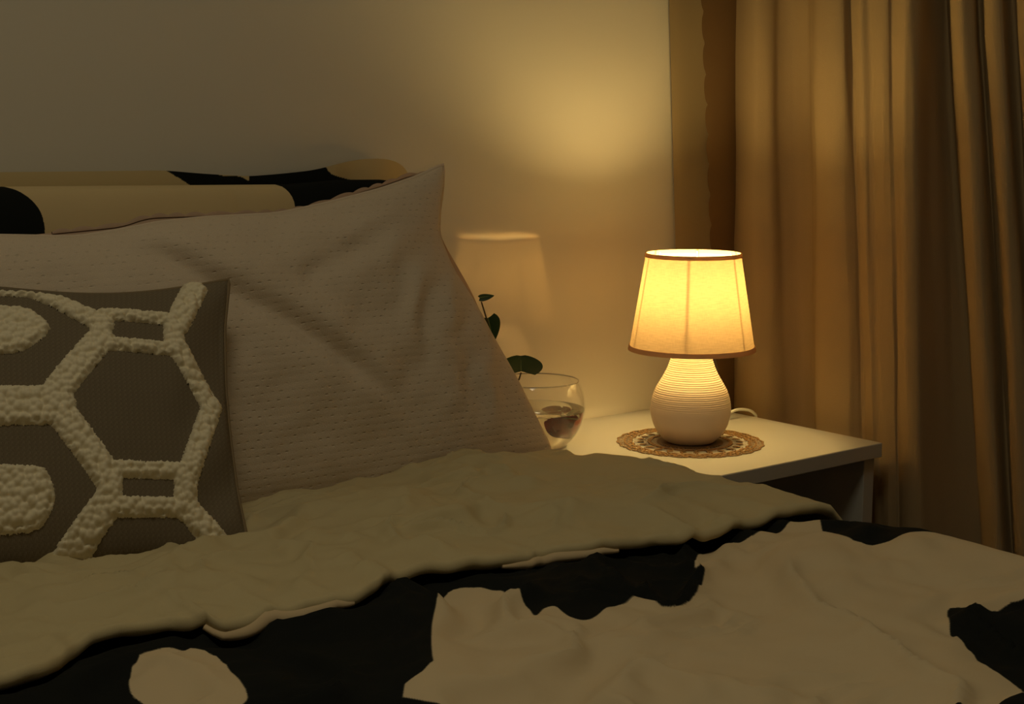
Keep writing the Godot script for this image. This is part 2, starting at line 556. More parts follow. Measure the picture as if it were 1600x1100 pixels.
func cloth_height(x: float, z: float, shift: float) -> float:
	# rumpled cloth: broad billows, long folds running diagonally, short sharp puckers
	var b := big_wave.get_noise_2d(x + shift, z)
	var wx := 0.06 * big_wave.get_noise_2d(x * 1.9 + 9.0, z * 1.9 + shift)
	var wz := 0.06 * big_wave.get_noise_2d(x * 1.9 - 19.0, z * 1.9 + shift)
	var u := (x + wx) * 0.86 + (z + wz) * 0.51
	var v := -(x + wx) * 0.51 + (z + wz) * 0.86
	var r1 := ridge(fold_wave.get_noise_2d(u * 2.6 + shift, v * 0.75))
	var r2 := ridge(fold_wave.get_noise_2d((u * 0.5 + v * 0.85) * 4.6 - shift, (v * 0.5 - u * 0.85) * 1.5 + 4.0))
	var patch := smoothstep(-0.25, 0.45, big_wave.get_noise_2d(x * 1.3 + 31.0, z * 1.3 - shift))
	var s := fine_wave.get_noise_2d(x + shift, z * 1.5)
	return 0.012 * b + (0.018 if shift == 0.0 else 0.015) * r1 * (0.4 + 0.8 * (1.0 - patch)) + (0.011 if shift == 0.0 else 0.017) * r2 * patch + (0.0022 if shift == 0.0 else 0.0038) * s - 0.009

func side_profile(s: float, edge: float, r: float) -> Vector3:
	# x along the bed, folded round the bed's right edge: returns (x, dy, flatness)
	var start := edge - r
	if s < start:
		return Vector3(s, 0, 1)
	var a := (s - start) / r
	if a < PI / 2:
		return Vector3(start + r * sin(a), r * (cos(a) - 1.0), cos(a))
	return Vector3(edge, -r - (a - PI / 2) * r, 0)

func cover_point(s: float, zs: float) -> Vector3:
	var right := side_profile(s, -0.312, 0.055)
	var left := side_profile(-s, 1.955, 0.055)
	var foot := side_profile(zs, 2.13, 0.055)
	var x := right.x if s > -1.1 else -left.x
	var flat := minf(minf(right.z, left.z), foot.z)
	var hgt := cloth_height(s, zs, 0.0) * (1.0 - 0.45 * smoothstep(-0.42, -0.33, s))
	var y := 0.603 + right.y + left.y + foot.y + hgt * (0.25 + 0.75 * flat)
	# plumper along the bedside edge towards the foot
	y += 0.017 * smoothstep(0.78, 0.95, zs) * (1.0 - smoothstep(1.5, 1.9, zs)) * smoothstep(-0.62, -0.36, s)
	# lies flat and low under the turned-back flap
	var under := smoothstep(-0.03, 0.02, zs - edge_z(s))
	y -= (1.0 - under) * (0.030 + hgt * 0.8)
	if s > -0.40 and zs > 0.46:
		x += (1.0 - flat) * 0.012 * fold_wave.get_noise_2d(zs * 5.0, 3.0)
	return Vector3(x, maxf(y, 0.20), foot.x)

func duvet_waves() -> void:
	big_wave = noise(FastNoiseLite.TYPE_SIMPLEX_SMOOTH, 3.0, 2, 21)
	fold_wave = noise(FastNoiseLite.TYPE_SIMPLEX_SMOOTH, 2.2, 2, 33)
	fine_wave = noise(FastNoiseLite.TYPE_SIMPLEX_SMOOTH, 14.0, 2, 5)

func duvet() -> void:
	duvet_waves()
	var t := thing("duvet", "rumpled black and cream cow-print duvet folded back to its olive lining", "duvet", Vector3(-1.13, 0.53, 1.2))
	var o := -t.position
	# the printed cover
	var lo := Vector2(-2.15, 0.30)
	var hi := Vector2(0.0, 2.40)
	var im := Image.create(4096, 4096, false, Image.FORMAT_RGB8)
	var black := lin(0.012, 0.013, 0.012)
	var cream := lin(0.66, 0.53, 0.345)
	im.fill(black)
	fill_shape(im, rounded(BIG, true, 4), lo, hi, cream)
	fill_shape(im, rounded(SMALL, true, 5), lo, hi, cream)
	for c in [[-1.45, 1.0, 0.17], [-1.2, 1.35, 0.2], [-0.75, 1.65, 0.22], [-1.65, 1.6, 0.2], [-1.75, 0.75, 0.12], [-1.2, 1.95, 0.16], [-0.35, 2.0, 0.2], [-0.12, 1.3, 0.09], [-0.14, 0.7, 0.07], [-2.05, 1.25, 0.12]]:
		var q := []
		for k in 12:
			var a := TAU * k / 12.0
			var rad: float = c[2] * rng.randf_range(0.72, 1.15)
			q.append([c[0] + rad * cos(a), c[1] + rad * sin(a)])
		fill_shape(im, rounded(q, true, 5), lo, hi, cream)
	im.resize(2048, 2048, Image.INTERPOLATE_BILINEAR)
	var cover := mat(Color.WHITE, 0.92, 0.2)
	cover.albedo_texture = ImageTexture.create_from_image(im)
	cover.texture_repeat = false
	var nu := 420
	var nv := 380
	var p := PackedVector3Array()
	var uv := PackedVector2Array()
	for j in nv:
		var zs := lerpf(0.36, 2.38, pow(float(j) / (nv - 1), 1.35))
		for i in nu:
			var s := lerpf(-2.13, -0.05, 1.0 - pow(1.0 - float(i) / (nu - 1), 1.25))
			p.append(o + cover_point(s, zs))
			uv.append(Vector2((s - lo.x) / (hi.x - lo.x), (zs - lo.y) / (hi.y - lo.y)))
	part("cover", grid(p, nu, nv, uv, true), cover, t)
	# the turned-back flap, its olive lining up, rolled at the fold and at the hem
	p = PackedVector3Array()
	var mu := 420
	var back := 0.325
	var rb := 0.022
	var re := 0.0065
	var top_n := 150
	var rows := 8 + 10 + top_n + 10 + 6
	for j in rows:
		for i in mu:
			var s := lerpf(-1.97, -0.17, float(i) / (mu - 1))
			var right := side_profile(s, -0.305, 0.05)
			var ez := edge_z(s)
			var z: float
			var y: float
			var keep := 1.0
			if j < 8:
				z = lerpf(0.45, back, j / 8.0)
				y = -2.0 * rb
				keep = 0.0
			elif j < 18:
				var a := PI * (j - 8) / 10.0
				z = back - rb * sin(a)
				y = -rb - rb * cos(a)
				keep = 0.5 - 0.5 * cos(a)
			elif j < 18 + top_n:
				z = lerpf(back, ez, float(j - 18) / top_n)
				y = 0.0
			elif j < 28 + top_n:
				var a := PI * (j - 18 - top_n) / 10.0
				z = ez + re * sin(a)
				y = -re + re * cos(a)
			else:
				z = lerpf(ez, ez - 0.05, (j - 28 - top_n) / 6.0)
				y = -2.0 * re
				keep = 0.6
			var hgt := cloth_height(s, z, 5.3) * (0.85 - 0.5 * smoothstep(-0.50, -0.34, s))
			# it is pushed up against the foot of the cushion
			hgt += 0.003 * exp(-pow((z - 0.535 - (s + 0.90) * 0.27) / 0.035, 2.0)) * smoothstep(-0.84, -0.92, s)
			# a plump roll near the bedside end of the fold
			hgt += 0.012 * exp(-pow((s + 0.48) / 0.10, 2.0) - pow((z - 0.42) / 0.06, 2.0))
			hgt -= 0.006 * smoothstep(-0.7, -1.0, s)
			# stitched hem line
			hgt -= 0.0016 * exp(-pow((ez - z - 0.014) / 0.0022, 2.0)) * float(j >= 18 and j < 18 + top_n)
			var settle := smoothstep(0.12, 0.0, ez - z)
			var base := 0.622 - 0.020 * smoothstep(0.52, 0.36, z) - 0.004 * settle
			var follow := lerpf(hgt, cloth_height(s, ez, 0.0) * 0.55 + hgt * 0.25, settle)
			p.append(o + Vector3(right.x, maxf(base + y + right.y + follow * keep * (0.3 + 0.7 * right.z), 0.4), z))
	part("turned_back_lining", grid(p, mu, rows, PackedVector2Array(), true), M.flap, t)
	# where the hem rolls over, a sliver of the cream print shows under it
	for seg in [[-1.06, -0.925, 0.009], [-0.755, -0.615, 0.008]]:
		var path := []
		var rad := []
		for k in 25:
			var w := k / 24.0
			var x := lerpf(seg[0], seg[1], w)
			var z := edge_z(x) + 0.004
			path.append(o + Vector3(x, 0.6055 + cloth_height(x, z - 0.004, 0.0) * 0.55, z))
			rad.append(seg[2] * (0.25 + 0.75 * pow(sin(PI * clampf(w, 0.02, 0.98)), 0.6)))
		part("hem", tube(path, rad, 14, 0.75), M.hem, t)

# ------------------------------------------------------------------ pillows
# A pillow is filled between two cloth faces over an outline: `top` is height over x, `right` is x over height,
# in the plane through `foot` that leans along `up`.
func pillow_point(u: float, v: float, side: float, d: Dictionary) -> Vector3:
	var t_here: float = v * d.tall
	var xr := curve_at(d.right, t_here, 1, 0)
	var xl: float = d.left + 0.03 * sin(PI * v)
	var x := lerpf(xl, xr, u)
	var t: float = v * curve_at(d.top, x)
	xr = curve_at(d.right, t, 1, 0)
	x = lerpf(xl, xr, u)
	var pu := pow(maxf(4.0 * u * (1.0 - u), 0.0), d.get("eu", 0.42))
	var pv := pow(maxf(4.0 * v * (1.0 - v), 0.0), d.get("ev", 0.5))
	var b: float = (d.front if side > 0.0 else d.back) * pu * pv
	if side > 0.0 and d.has("wrinkle"):
		b += d.wrinkle.call(x, t) * minf(1.0, pu * pv * 1.6)
	return d.foot + Vector3(x, 0, 0) + d.up * t + d.normal * b * side

func pillow_face(d: Dictionary, side: float, nu: int, nv: int, o: Vector3) -> ArrayMesh:
	var p := PackedVector3Array()
	var uv := PackedVector2Array()
	for j in nv:
		var v := 0.5 - 0.5 * cos(PI * j / (nv - 1.0))
		v = lerpf(v, float(j) / (nv - 1), 0.5)
		for i in nu:
			var u := 0.5 - 0.5 * cos(PI * i / (nu - 1.0))
			u = lerpf(u, float(i) / (nu - 1), 0.6)
			var q := pillow_point(u, v, side, d)
			p.append(o + q)
			uv.append(Vector2(q.x, (q - d.foot).dot(d.up)))
	return grid(p, nu, nv, uv, side < 0.0)

func frame_of(lo: Vector2, hi: Vector2) -> Dictionary:
	# foot and lean from (y, z) at the bottom to (y, z) at the top
	var up := Vector3(0, hi.x - lo.x, hi.y - lo.y).normalized()
	return {"foot": Vector3(0, lo.x, lo.y), "up": up, "normal": Vector3.RIGHT.cross(up).normalized()}

func rim(d: Dictionary, o: Vector3, from_u: float, steps: int, out: float) -> Array:
	# the outline of a pillow, along its top from u = from_u and down its right side
	var path := []
	for k in steps:
		path.append(o + pillow_point(lerpf(from_u, 1.0, k / (steps - 1.0)), 1.0, 1.0, d) + d.up * out)
	for k in steps:
		path.append(o + pillow_point(1.0, 1.0 - (k + 1.0) / steps, 1.0, d) + Vector3(out, 0, 0))
	return path

func pillows() -> void:
	# 1. cow-print pillow standing against the wall
	var t := thing("cow_print_pillow", "cream and black cow-print pillow standing against the wall", "pillow", Vector3(-1.0, 0.53, 0.06))
	var o := -t.position
	var d := frame_of(Vector2(0.56, 0.058), Vector2(0.97, 0.052))
	d.merge({"tall": 0.41, "left": -1.45, "front": 0.050, "back": 0.036, "eu": 0.3, "ev": 0.33,
		"top": [[-1.4, 0.402], [-0.99, 0.4045], [-0.60, 0.400], [-0.52, 0.405], [-0.437, 0.404], [-0.406, 0.396]],
		"right": [[-0.42, 0.0], [-0.40, 0.15], [-0.40, 0.33], [-0.415, 0.40]],
		"wrinkle": func(x: float, tt: float) -> float: return -0.003 * exp(-pow((x + 0.685 + (tt - 0.38) * 0.35) / 0.006, 2.0)) + 0.003 * fine_wave.get_noise_2d(x * 0.3, tt * 0.3)})
	var lo := Vector2(-1.5, -0.02)
	var hi := Vector2(-0.35, 0.46)
	var im := Image.create(2048, 1024, false, Image.FORMAT_RGB8)
	im.fill(lin(0.66, 0.52, 0.29))
	var black := lin(0.012, 0.013, 0.012)
	fill_shape(im, rounded([[-0.648, 0.46], [-0.640, 0.412], [-0.618, 0.402], [-0.6035, 0.383], [-0.604, 0.355], [-0.62, 0.31], [-0.66, 0.26], [-0.56, 0.18], [-0.40, 0.20], [-0.33, 0.30], [-0.33, 0.47]]), lo, hi, black)
	fill_shape(im, rounded([[-1.10, 0.40], [-1.02, 0.409], [-0.985, 0.4035], [-0.963, 0.388], [-0.953, 0.365], [-0.957, 0.33], [-0.98, 0.29], [-1.06, 0.26], [-1.14, 0.30], [-1.16, 0.36]]), lo, hi, black)
	fill_shape(im, rounded([[-0.95, 0.08], [-0.80, 0.12], [-0.72, 0.06], [-0.80, -0.02], [-0.92, 0.0]]), lo, hi, black)
	var print_mat := mat(Color.WHITE, 0.92, 0.2)
	print_mat.albedo_texture = ImageTexture.create_from_image(im)
	print_mat.uv1_scale = Vector3(1.0 / (hi.x - lo.x), 1.0 / (hi.y - lo.y), 1)
	print_mat.uv1_offset = Vector3(-lo.x / (hi.x - lo.x), -lo.y / (hi.y - lo.y), 0)
	print_mat.texture_repeat = false
	part("front_cover", pillow_face(d, 1.0, 160, 70, o), print_mat, t)
	part("back_cover", pillow_face(d, -1.0, 60, 30, o), M.cream, t)
	# its flange, standing up behind the filled part; print and lining alternate along it
	var ridge_line := [[-1.40, 0.418], [-0.99, 0.4215], [-0.8693, 0.4210], [-0.7696, 0.4210], [-0.7104, 0.4156], [-0.644, 0.4112], [-0.5946, 0.414], [-0.5436, 0.418], [-0.5016, 0.4275], [-0.4586, 0.4335], [-0.4257, 0.434], [-0.3923, 0.426], [-0.376, 0.412], [-0.370, 0.39]]
	var fim := Image.create(1024, 128, false, Image.FORMAT_RGB8)
	fim.fill(lin(0.64, 0.51, 0.28))
	var flo := Vector2(-1.42, 0.30)
	var fhi := Vector2(-0.36, 0.445)
	fill_shape(fim, rounded([[-0.775, 0.43], [-0.745, 0.409], [-0.715, 0.396], [-0.64, 0.392], [-0.655, 0.410], [-0.69, 0.4135], [-0.72, 0.43]]), flo, fhi, black)
	fill_shape(fim, rounded([[-0.648, 0.38], [-0.645, 0.405], [-0.632, 0.42], [-0.54, 0.43], [-0.515, 0.412], [-0.47, 0.40], [-0.45, 0.38]]), flo, fhi, black)
	var fmat := mat(Color.WHITE, 0.92, 0.2)
	fmat.albedo_texture = ImageTexture.create_from_image(fim)
	fmat.texture_repeat = false
	var p := PackedVector3Array()
	var fuv := PackedVector2Array()
	var nu := 200
	for k in 12:
		var j := k if k < 6 else 11 - k
		for i in nu:
			var x := lerpf(-1.40, -0.370, i / (nu - 1.0))
			var y := lerpf(0.30, curve_at(ridge_line, x), j / 5.0)
			var wave := 0.004 * sin(x * 70.0) * (j / 5.0) * smoothstep(-0.6, -0.5, x)
			p.append(o + Vector3(x, 0.56 + y, 0.020 + wave + 0.012 * (j / 5.0) - (0.003 if k >= 6 else 0.0)))
			fuv.append(Vector2((x - flo.x) / (fhi.x - flo.x), (y - flo.y) / (fhi.y - flo.y)))
	part("flange", grid(p, nu, 12, fuv), fmat, t)
	# 2. blush pillow with a scalloped trim, mostly hidden behind the white one
	t = thing("blush_pillow", "blush pillow with scalloped trim peeking out behind the white knitted pillow", "pillow", Vector3(-0.9, 0.53, 0.16))
	o = -t.position
	d = frame_of(Vector2(0.56, 0.19), Vector2(0.975, 0.11))
	d.merge({"tall": 0.4226, "left": -1.20, "front": 0.024, "back": 0.028, "eu": 0.4, "ev": 0.5,
		"top": [[-1.15, 0.345], [-1.018, 0.3532], [-0.8678, 0.362], [-0.8334, 0.372], [-0.7727, 0.372], [-0.6437, 0.3720], [-0.604, 0.3770], [-0.5419, 0.3925], [-0.4773, 0.4073], [-0.4322, 0.420], [-0.3766, 0.422]],
		"right": [[-0.315, 0.0], [-0.315, 0.16], [-0.35, 0.25], [-0.392, 0.328], [-0.392, 0.356], [-0.386, 0.3935], [-0.386, 0.43]]})
	part("front_cover", pillow_face(d, 1.0, 90, 50, o), M.blush, t)
	part("back_cover", pillow_face(d, -1.0, 60, 30, o), M.blush, t)
	var sp := PackedVector3Array()
	var sn := 360
	for j in 4:
		for i in sn:
			var w := i / (sn - 1.0)
			var base := pillow_point(lerpf(0.3, 0.995, w), 0.995, 1.0, d)
			var lift := 0.0025 + 0.0032 * absf(sin(w * 19.0 * PI + 0.8 * sin(w * 23.0)))
			sp.append(o + base + d.up * lift * [0.0, 1.0, 1.0, 0.0][j] + d.normal * [0.002, 0.002, -0.001, -0.001][j])
	part("scalloped_trim", grid(sp, sn, 4), M.blush, t)
	# 3. white knitted pillow leaning on the others
	t = thing("knitted_pillow", "large white dimpled knit pillow leaning between cushion and fishbowl", "pillow", Vector3(-0.75, 0.53, 0.27))
	o = -t.position
	d = frame_of(Vector2(0.56, 0.29), Vector2(0.985, 0.165))
	var valley := [[-0.90, 0.345], [-0.863, 0.323], [-0.82, 0.29], [-0.727, 0.236], [-0.623, 0.154], [-0.56, 0.10]]
	d.merge({"tall": 0.443, "left": -1.22, "front": 0.072, "back": 0.030, "eu": 0.40, "ev": 0.46,
		"top": [[-1.2, 0.372], [-1.038, 0.3683], [-0.9947, 0.3658], [-0.9423, 0.3629], [-0.8864, 0.3692], [-0.8362, 0.3769], [-0.7763, 0.3805], [-0.6731, 0.3821], [-0.5997, 0.3937], [-0.5165, 0.411], [-0.45, 0.4297], [-0.4267, 0.4405], [-0.4116, 0.4449]],
		"right": [[-0.318, -0.02], [-0.312, 0.03], [-0.336, 0.0894], [-0.369, 0.1654], [-0.404, 0.2406], [-0.432, 0.2967], [-0.4425, 0.3424], [-0.4329, 0.3784], [-0.4189, 0.4147], [-0.4116, 0.4449]],
		"wrinkle": func(x: float, tt: float) -> float:
			var yv := line_at(valley, x)
			var dd := (tt - yv) * 0.85
			var along := smoothstep(-0.92, -0.84, x) * (1.0 - smoothstep(-0.66, -0.56, x))
			var h := along * (-0.013 * exp(-pow(dd / 0.016, 2.0)) + 0.006 * exp(-pow((dd - 0.035) / 0.025, 2.0)))
			# slack folds that fan out from under the upper right corner
			var q := atan2(tt - 0.40, x + 0.42)
			var r := Vector2(tt - 0.40, x + 0.42).length()
			h += 0.0035 * sin(q * 19.0 + 2.0 * fine_wave.get_noise_2d(x * 0.5, tt * 0.5)) * smoothstep(0.08, 0.2, r) * (1.0 - smoothstep(0.26, 0.36, r))
			h += 0.006 * big_wave.get_noise_2d(x * 1.6 + 3.0, tt * 1.6) + 0.0022 * fine_wave.get_noise_2d(x * 0.9, tt * 0.9)
			return h})
	part("front_cover", pillow_face(d, 1.0, 240, 150, o), M.knit, t)
	part("back_cover", pillow_face(d, -1.0, 60, 40, o), M.blush, t)
	part("seam", tube(rim(d, o, 0.02, 80, 0.0), [0.0028], 8), M.knit_plain, t)

# ------------------------------------------------------------------ tufted cushion
const CB := Vector3(-0.9047, 0.605, 0.5099)
const CS := Vector3(0.9650, 0.0, 0.2623)
const CT := Vector3(0.1577, 0.7991, -0.5802)
const CN := Vector3(-0.2096, 0.6012, 0.7711)
const CRIGHT := [[0.0, 0.0], [-0.003, 0.06], [-0.001, 0.13], [0.003, 0.19], [0.012, 0.26], [0.027, 0.322]]

func cushion_tall(s: float) -> float:
	# the top edge sags between the corners
	return 0.322 - 0.0135 * sin(PI * clampf((s + 0.22) / 0.245, 0.0, 1.0))

func cushion_point(u: float, v: float, side: float) -> Vector3:
	var s := lerpf(-0.47, curve_at(CRIGHT, v * 0.322, 1, 0), u)
	var t := v * cushion_tall(s)
	var pu := pow(maxf(4.0 * u * (1.0 - u), 0.0), 0.55)
	var pv := pow(maxf(4.0 * v * (1.0 - v), 0.0), 0.62)
	var b := (0.060 if side > 0.0 else 0.040) * pu * pv
	if side > 0.0:
		b += 0.003 * fine_wave.get_noise_2d(s * 0.6, t * 0.6) * pu * pv
		# slack pleats by the right-hand edge, running in from the seam
		var near := smoothstep(0.84, 0.93, u) * (1.0 - smoothstep(0.985, 1.0, u))
		b += 0.0055 * near * sin(v * 17.0 - u * 26.0 + 2.0 * sin(v * 5.0)) * pv
	return CB + CS * s + CT * t + CN * b * side

func segment_inside(s: float, t: float, bands: Array) -> float:
	# how deep (metres) a point lies inside any of the tufted bands; negative outside
	var best := -1.0
	var q := Vector2(s, t)
	for b in bands:
		for k in b.size() - 1:
			var a := Vector2(b[k][0], b[k][1])
			var e := Vector2(b[k + 1][0], b[k + 1][1])
			var w := clampf((q - a).dot(e - a) / (e - a).length_squared(), 0.0, 1.0)
			var r := lerpf(b[k][2], b[k + 1][2], w) * 1.12
			best = maxf(best, r - q.distance_to(a.lerp(e, w)))
	return best

func shape_inside(s: float, t: float, pts: Array) -> float:
	var q := Vector2(s, t)
	var near := 1.0
	for k in pts.size():
		near = minf(near, q.distance_to(Geometry2D.get_closest_point_to_segment(q, pts[k], pts[(k + 1) % pts.size()])))
	return near if Geometry2D.is_point_in_polygon(q, PackedVector2Array(pts)) else -near

func tufts(inside: Callable, lo: Vector2, hi: Vector2, o: Vector3) -> ArrayMesh:
	# looped pile standing up from the cloth: rounded lumps with dark crevices between them
	var lump := noise(FastNoiseLite.TYPE_CELLULAR, 1.0, 1, 17)
	lump.cellular_return_type = FastNoiseLite.RETURN_DISTANCE
	lump.cellular_jitter = 0.9
	var step := 0.0013
	var nu := int((hi.x - lo.x) / step) + 1
	var nv := int((hi.y - lo.y) / step) + 1
	var p := PackedVector3Array()
	var uv := PackedVector2Array()
	p.resize(nu * nv)
	var on := PackedByteArray()
	on.resize(nu * nv)
	for j in nv:
		var t := lo.y + j * step
		for i in nu:
			var s := lo.x + i * step
			var ragged := 0.0016 * fine_wave.get_noise_2d(s * 22.0, t * 22.0)
			var deep: float = inside.call(s, t) + ragged
			var k := j * nu + i
			on[k] = 1 if deep > -0.0028 else 0
			if on[k]:
				var tt := clampf(t, 0.0, cushion_tall(s) - 0.0005)
				var v := tt / cushion_tall(s)
				var u := clampf((s + 0.47) / (curve_at(CRIGHT, v * 0.322, 1, 0) + 0.47), 0.0, 0.999)
				var q := cushion_point(u, v, 1.0)
				var c := clampf(lump.get_noise_2d(s / 0.0068, t / 0.0068) + 1.0, 0.0, 1.0)
				var h := 0.0115 * sqrt(clampf((deep + 0.0015) / 0.006, 0.0, 1.0)) - 0.002
				h -= 0.0085 * c * c * clampf((deep + 0.002) / 0.004, 0.0, 1.0)
				p[k] = o + q + CT * (t - tt) + CN * h
	var keep := PackedVector3Array()
	var n := PackedVector3Array()
	var idx := PackedInt32Array()
	var at := {}
	for j in nv - 1:
		for i in nu - 1:
			var quad := [j * nu + i, j * nu + i + 1, (j + 1) * nu + i + 1, (j + 1) * nu + i]
			if not (on[quad[0]] and on[quad[1]] and on[quad[2]] and on[quad[3]]):
				continue
			var f := (p[quad[2]] - p[quad[0]]).cross(p[quad[3]] - p[quad[1]])
			for e in 4:
				if not at.has(quad[e]):
					at[quad[e]] = keep.size()
					keep.append(p[quad[e]])
					n.append(Vector3.ZERO)
				n[at[quad[e]]] += f
			idx.append_array([at[quad[0]], at[quad[2]], at[quad[1]], at[quad[0]], at[quad[3]], at[quad[2]]])
	for k in n.size():
		n[k] = n[k].normalized()
	var arr := []
	arr.resize(Mesh.ARRAY_MAX)
	arr[Mesh.ARRAY_VERTEX] = keep
	arr[Mesh.ARRAY_NORMAL] = n
	arr[Mesh.ARRAY_INDEX] = idx
	var m := ArrayMesh.new()
	m.add_surface_from_arrays(Mesh.PRIMITIVE_TRIANGLES, arr)
	return m

func hexagon_cushion() -> void:
	var t := thing("tufted_cushion", "taupe cushion with a raised cream tufted hexagon pattern in front of the pillows", "cushion", CB - CS * 0.23)
	var o := -t.position
	for side in [1.0, -1.0]:
		var p := PackedVector3Array()
		var uv := PackedVector2Array()
		var nu := 140
		var nv := 90
		for j in nv:
			for i in nu:
				var u := lerpf(0.5 - 0.5 * cos(PI * i / (nu - 1.0)), i / (nu - 1.0), 0.4)
				var v := lerpf(0.5 - 0.5 * cos(PI * j / (nv - 1.0)), j / (nv - 1.0), 0.4)
				p.append(o + cushion_point(u, v, side))
				uv.append(Vector2(u * 0.47, v * 0.322))
		part("front_cover" if side > 0.0 else "back_cover", grid(p, nu, nv, uv, side < 0.0), M.taupe if side > 0.0 else M.taupe_side, t)
	var path := []
	for k in 60:
		path.append(o + cushion_point(1.0, k / 59.0, 1.0))
	for k in 60:
		path.append(o + cushion_point(1.0 - (k + 1) / 60.0, 1.0, 1.0))
	part("piping", tube(path, [0.0022], 8), M.taupe_side, t)
	# the pattern repeats, mirrored, on the cushion's other half
	var bands := BANDS.duplicate(true)
	for b in BANDS:
		var m := []
		for q in b:
			if q[0] > -0.25:
				m.append([-0.462 - q[0], q[1], q[2]])
		bands.append(m)
	var lattice := part("tufted_lattice", tufts(func(s: float, tt: float) -> float: return segment_inside(s, tt, bands), Vector2(-0.462, -0.012), Vector2(0.02, 0.325), o), M.tuft, t)
	lattice.set_meta("label", "cream looped-pile lattice of hexagons and bars")
	for q in MED:
		var pts := []
		var a := Vector2(9, 9)
		var b := Vector2(-9, -9)
		for v in rounded(q, true, 2):
			pts.append(v)
			a = a.min(v)
			b = b.max(v)
		var med := part("tufted_medallion", tufts(func(s: float, tt: float) -> float: return shape_inside(s, tt, pts), a - Vector2.ONE * 0.006, b + Vector2.ONE * 0.006, o), M.tuft, t)
		med.set_meta("label", "cream looped-pile lozenge")

# ------------------------------------------------------------------ lamp
func table_lamp() -> void:
	var t := thing("table_lamp", "small table lamp lit, white ribbed ceramic base and linen shade", "lamp", Vector3(0, 0.5515, 0.2473))
	# thrown ceramic base with fine ridges on its shoulder
	var prof := [[0.0, 0.0], [0.034, 0.0], [0.040, 0.003], [0.050, 0.014], [0.058, 0.028], [0.0625, 0.046], [0.0626, 0.058], [0.0605, 0.070], [0.056, 0.083], [0.050, 0.094], [0.0435, 0.105], [0.038, 0.116], [0.034, 0.127], [0.0305, 0.140], [0.027, 0.155], [0.024, 0.165]]
	var smooth := rounded(prof.slice(1), false, 24)
	var out := [[0.0005, 0.0]]
	for q in smooth:
		var on := smoothstep(0.052, 0.066, q.y)
		out.append([q.x + on * 0.00022 * sin(TAU * q.y / 0.0031 + 0.6 * sin(q.y * 900.0)), q.y])
	out.append([0.0005, 0.165])
	part("base", lathe(out, 128), M.ceramic, t)
	part("socket", lathe([[0.0005, 0.160], [0.013, 0.160], [0.013, 0.188], [0.011, 0.192], [0.0005, 0.192]], 32), M.cord, t)
	# shade: a cone of linen over six ribs, bound top and bottom
	var b := 0.146
	var top := 0.297
	var rb := 0.0985
	var rt := 0.0735
	var p := PackedVector3Array()
	var uv := PackedVector2Array()
	var nu := 145
	for j in 24:
		var w := j / 23.0
		for i in nu:
			var a := TAU * i / (nu - 1.0)
			# the cloth is pulled nearly flat between the ribs
			var flat := 1.0 - 0.012 * (0.5 - 0.5 * cos(a * 6.0 - 0.35 * 6.0))
			var r := lerpf(rb, rt, w) * flat
			p.append(Vector3(r * cos(a), lerpf(b, top, w), r * sin(a)))
			uv.append(Vector2(i / (nu - 1.0), w))
	var sh: MeshInstance3D = part("shade", grid(p, nu, 24, uv, true), M.shade, t)
	for e in [[b, rb, 0.0072], [top, rt, -0.0062]]:
		var y0: float = e[0]
		var y1: float = e[0] + e[2]
		var r0: float = e[1]
		var r1: float = lerpf(rb, rt, (y1 - b) / (top - b))
		var q := [[r0 - 0.0012, y0], [r0 + 0.0008, y0], [r1 + 0.0008, y1], [r1 - 0.0012, y1], [r0 - 0.0012, y0]]
		if e[2] < 0.0:
			q.reverse()
		part("binding", lathe(q, 128), M.binding, sh)
	for k in 6:
		var a := 0.35 + TAU * k / 6.0
		part("rib", tube([Vector3((rb - 0.009) * cos(a), b + 0.002, (rb - 0.009) * sin(a)), Vector3((rt - 0.009) * cos(a), top - 0.002, (rt - 0.009) * sin(a))], [0.0013], 8), M.cord, sh)
	for k in 3:
		var a := 0.35 + TAU * k / 3.0
		part("spider_arm", tube([Vector3(0.0, 0.186, 0.0), Vector3(0.07 * cos(a), 0.190, 0.07 * sin(a)), Vector3(0.088 * cos(a), 0.195, 0.088 * sin(a))], [0.0012], 6), M.metal, sh)
	var glow := mat(Color(1.0, 0.95, 0.85), 0.5)
	glow.emission_enabled = true
	glow.emission = Color(1.0, 0.85, 0.55)
	glow.emission_energy_multiplier = 9.0
	part("unseen_bulb_housing", lathe([[0.0005, 0.184], [0.0115, 0.184], [0.0125, 0.198], [0.0165, 0.2145], [0.0005, 0.215]], 32), M.cord, t)  # unseen inside the shade, shaped to hold direct light off the tabletop
	var bulb := [[0.0005, 0.2155]]
	for k in 13:
		var a := lerpf(-0.78, PI / 2, k / 12.0)
		bulb.append([maxf(0.0003, 0.0235 * cos(a)), 0.232 + 0.0235 * sin(a)])
	part("bulb", lathe(bulb, 32), glow, t)
	var l := OmniLight3D.new()
	l.name = "bulb_light"
	l.light_color = Color(1.0, 0.86, 0.54)
	l.light_energy = 0.106
	l.light_size = 0.023
	l.omni_range = 9.0
	l.omni_attenuation = 2.0
	l.shadow_enabled = true
	t.add_child(l)
	l.position = Vector3(0, 0.233, 0)
	# flex, looping off the back and over the edge of the nightstand
	var c := Curve3D.new()
	for q in [Vector3(0.035, 0.004, -0.03), Vector3(0.10, 0.004, -0.085), Vector3(0.165, 0.010, -0.085), Vector3(0.205, 0.014, -0.088), Vector3(0.238, 0.004, -0.085), Vector3(0.2445, -0.03, -0.085), Vector3(0.2455, -0.25, -0.085), Vector3(0.247, -0.5, -0.085)]:
		c.add_point(q)
	for k in range(1, c.point_count - 1):
		var tan := (c.get_point_position(k + 1) - c.get_point_position(k - 1)) * 0.16
		c.set_point_in(k, -tan)
		c.set_point_out(k, tan)
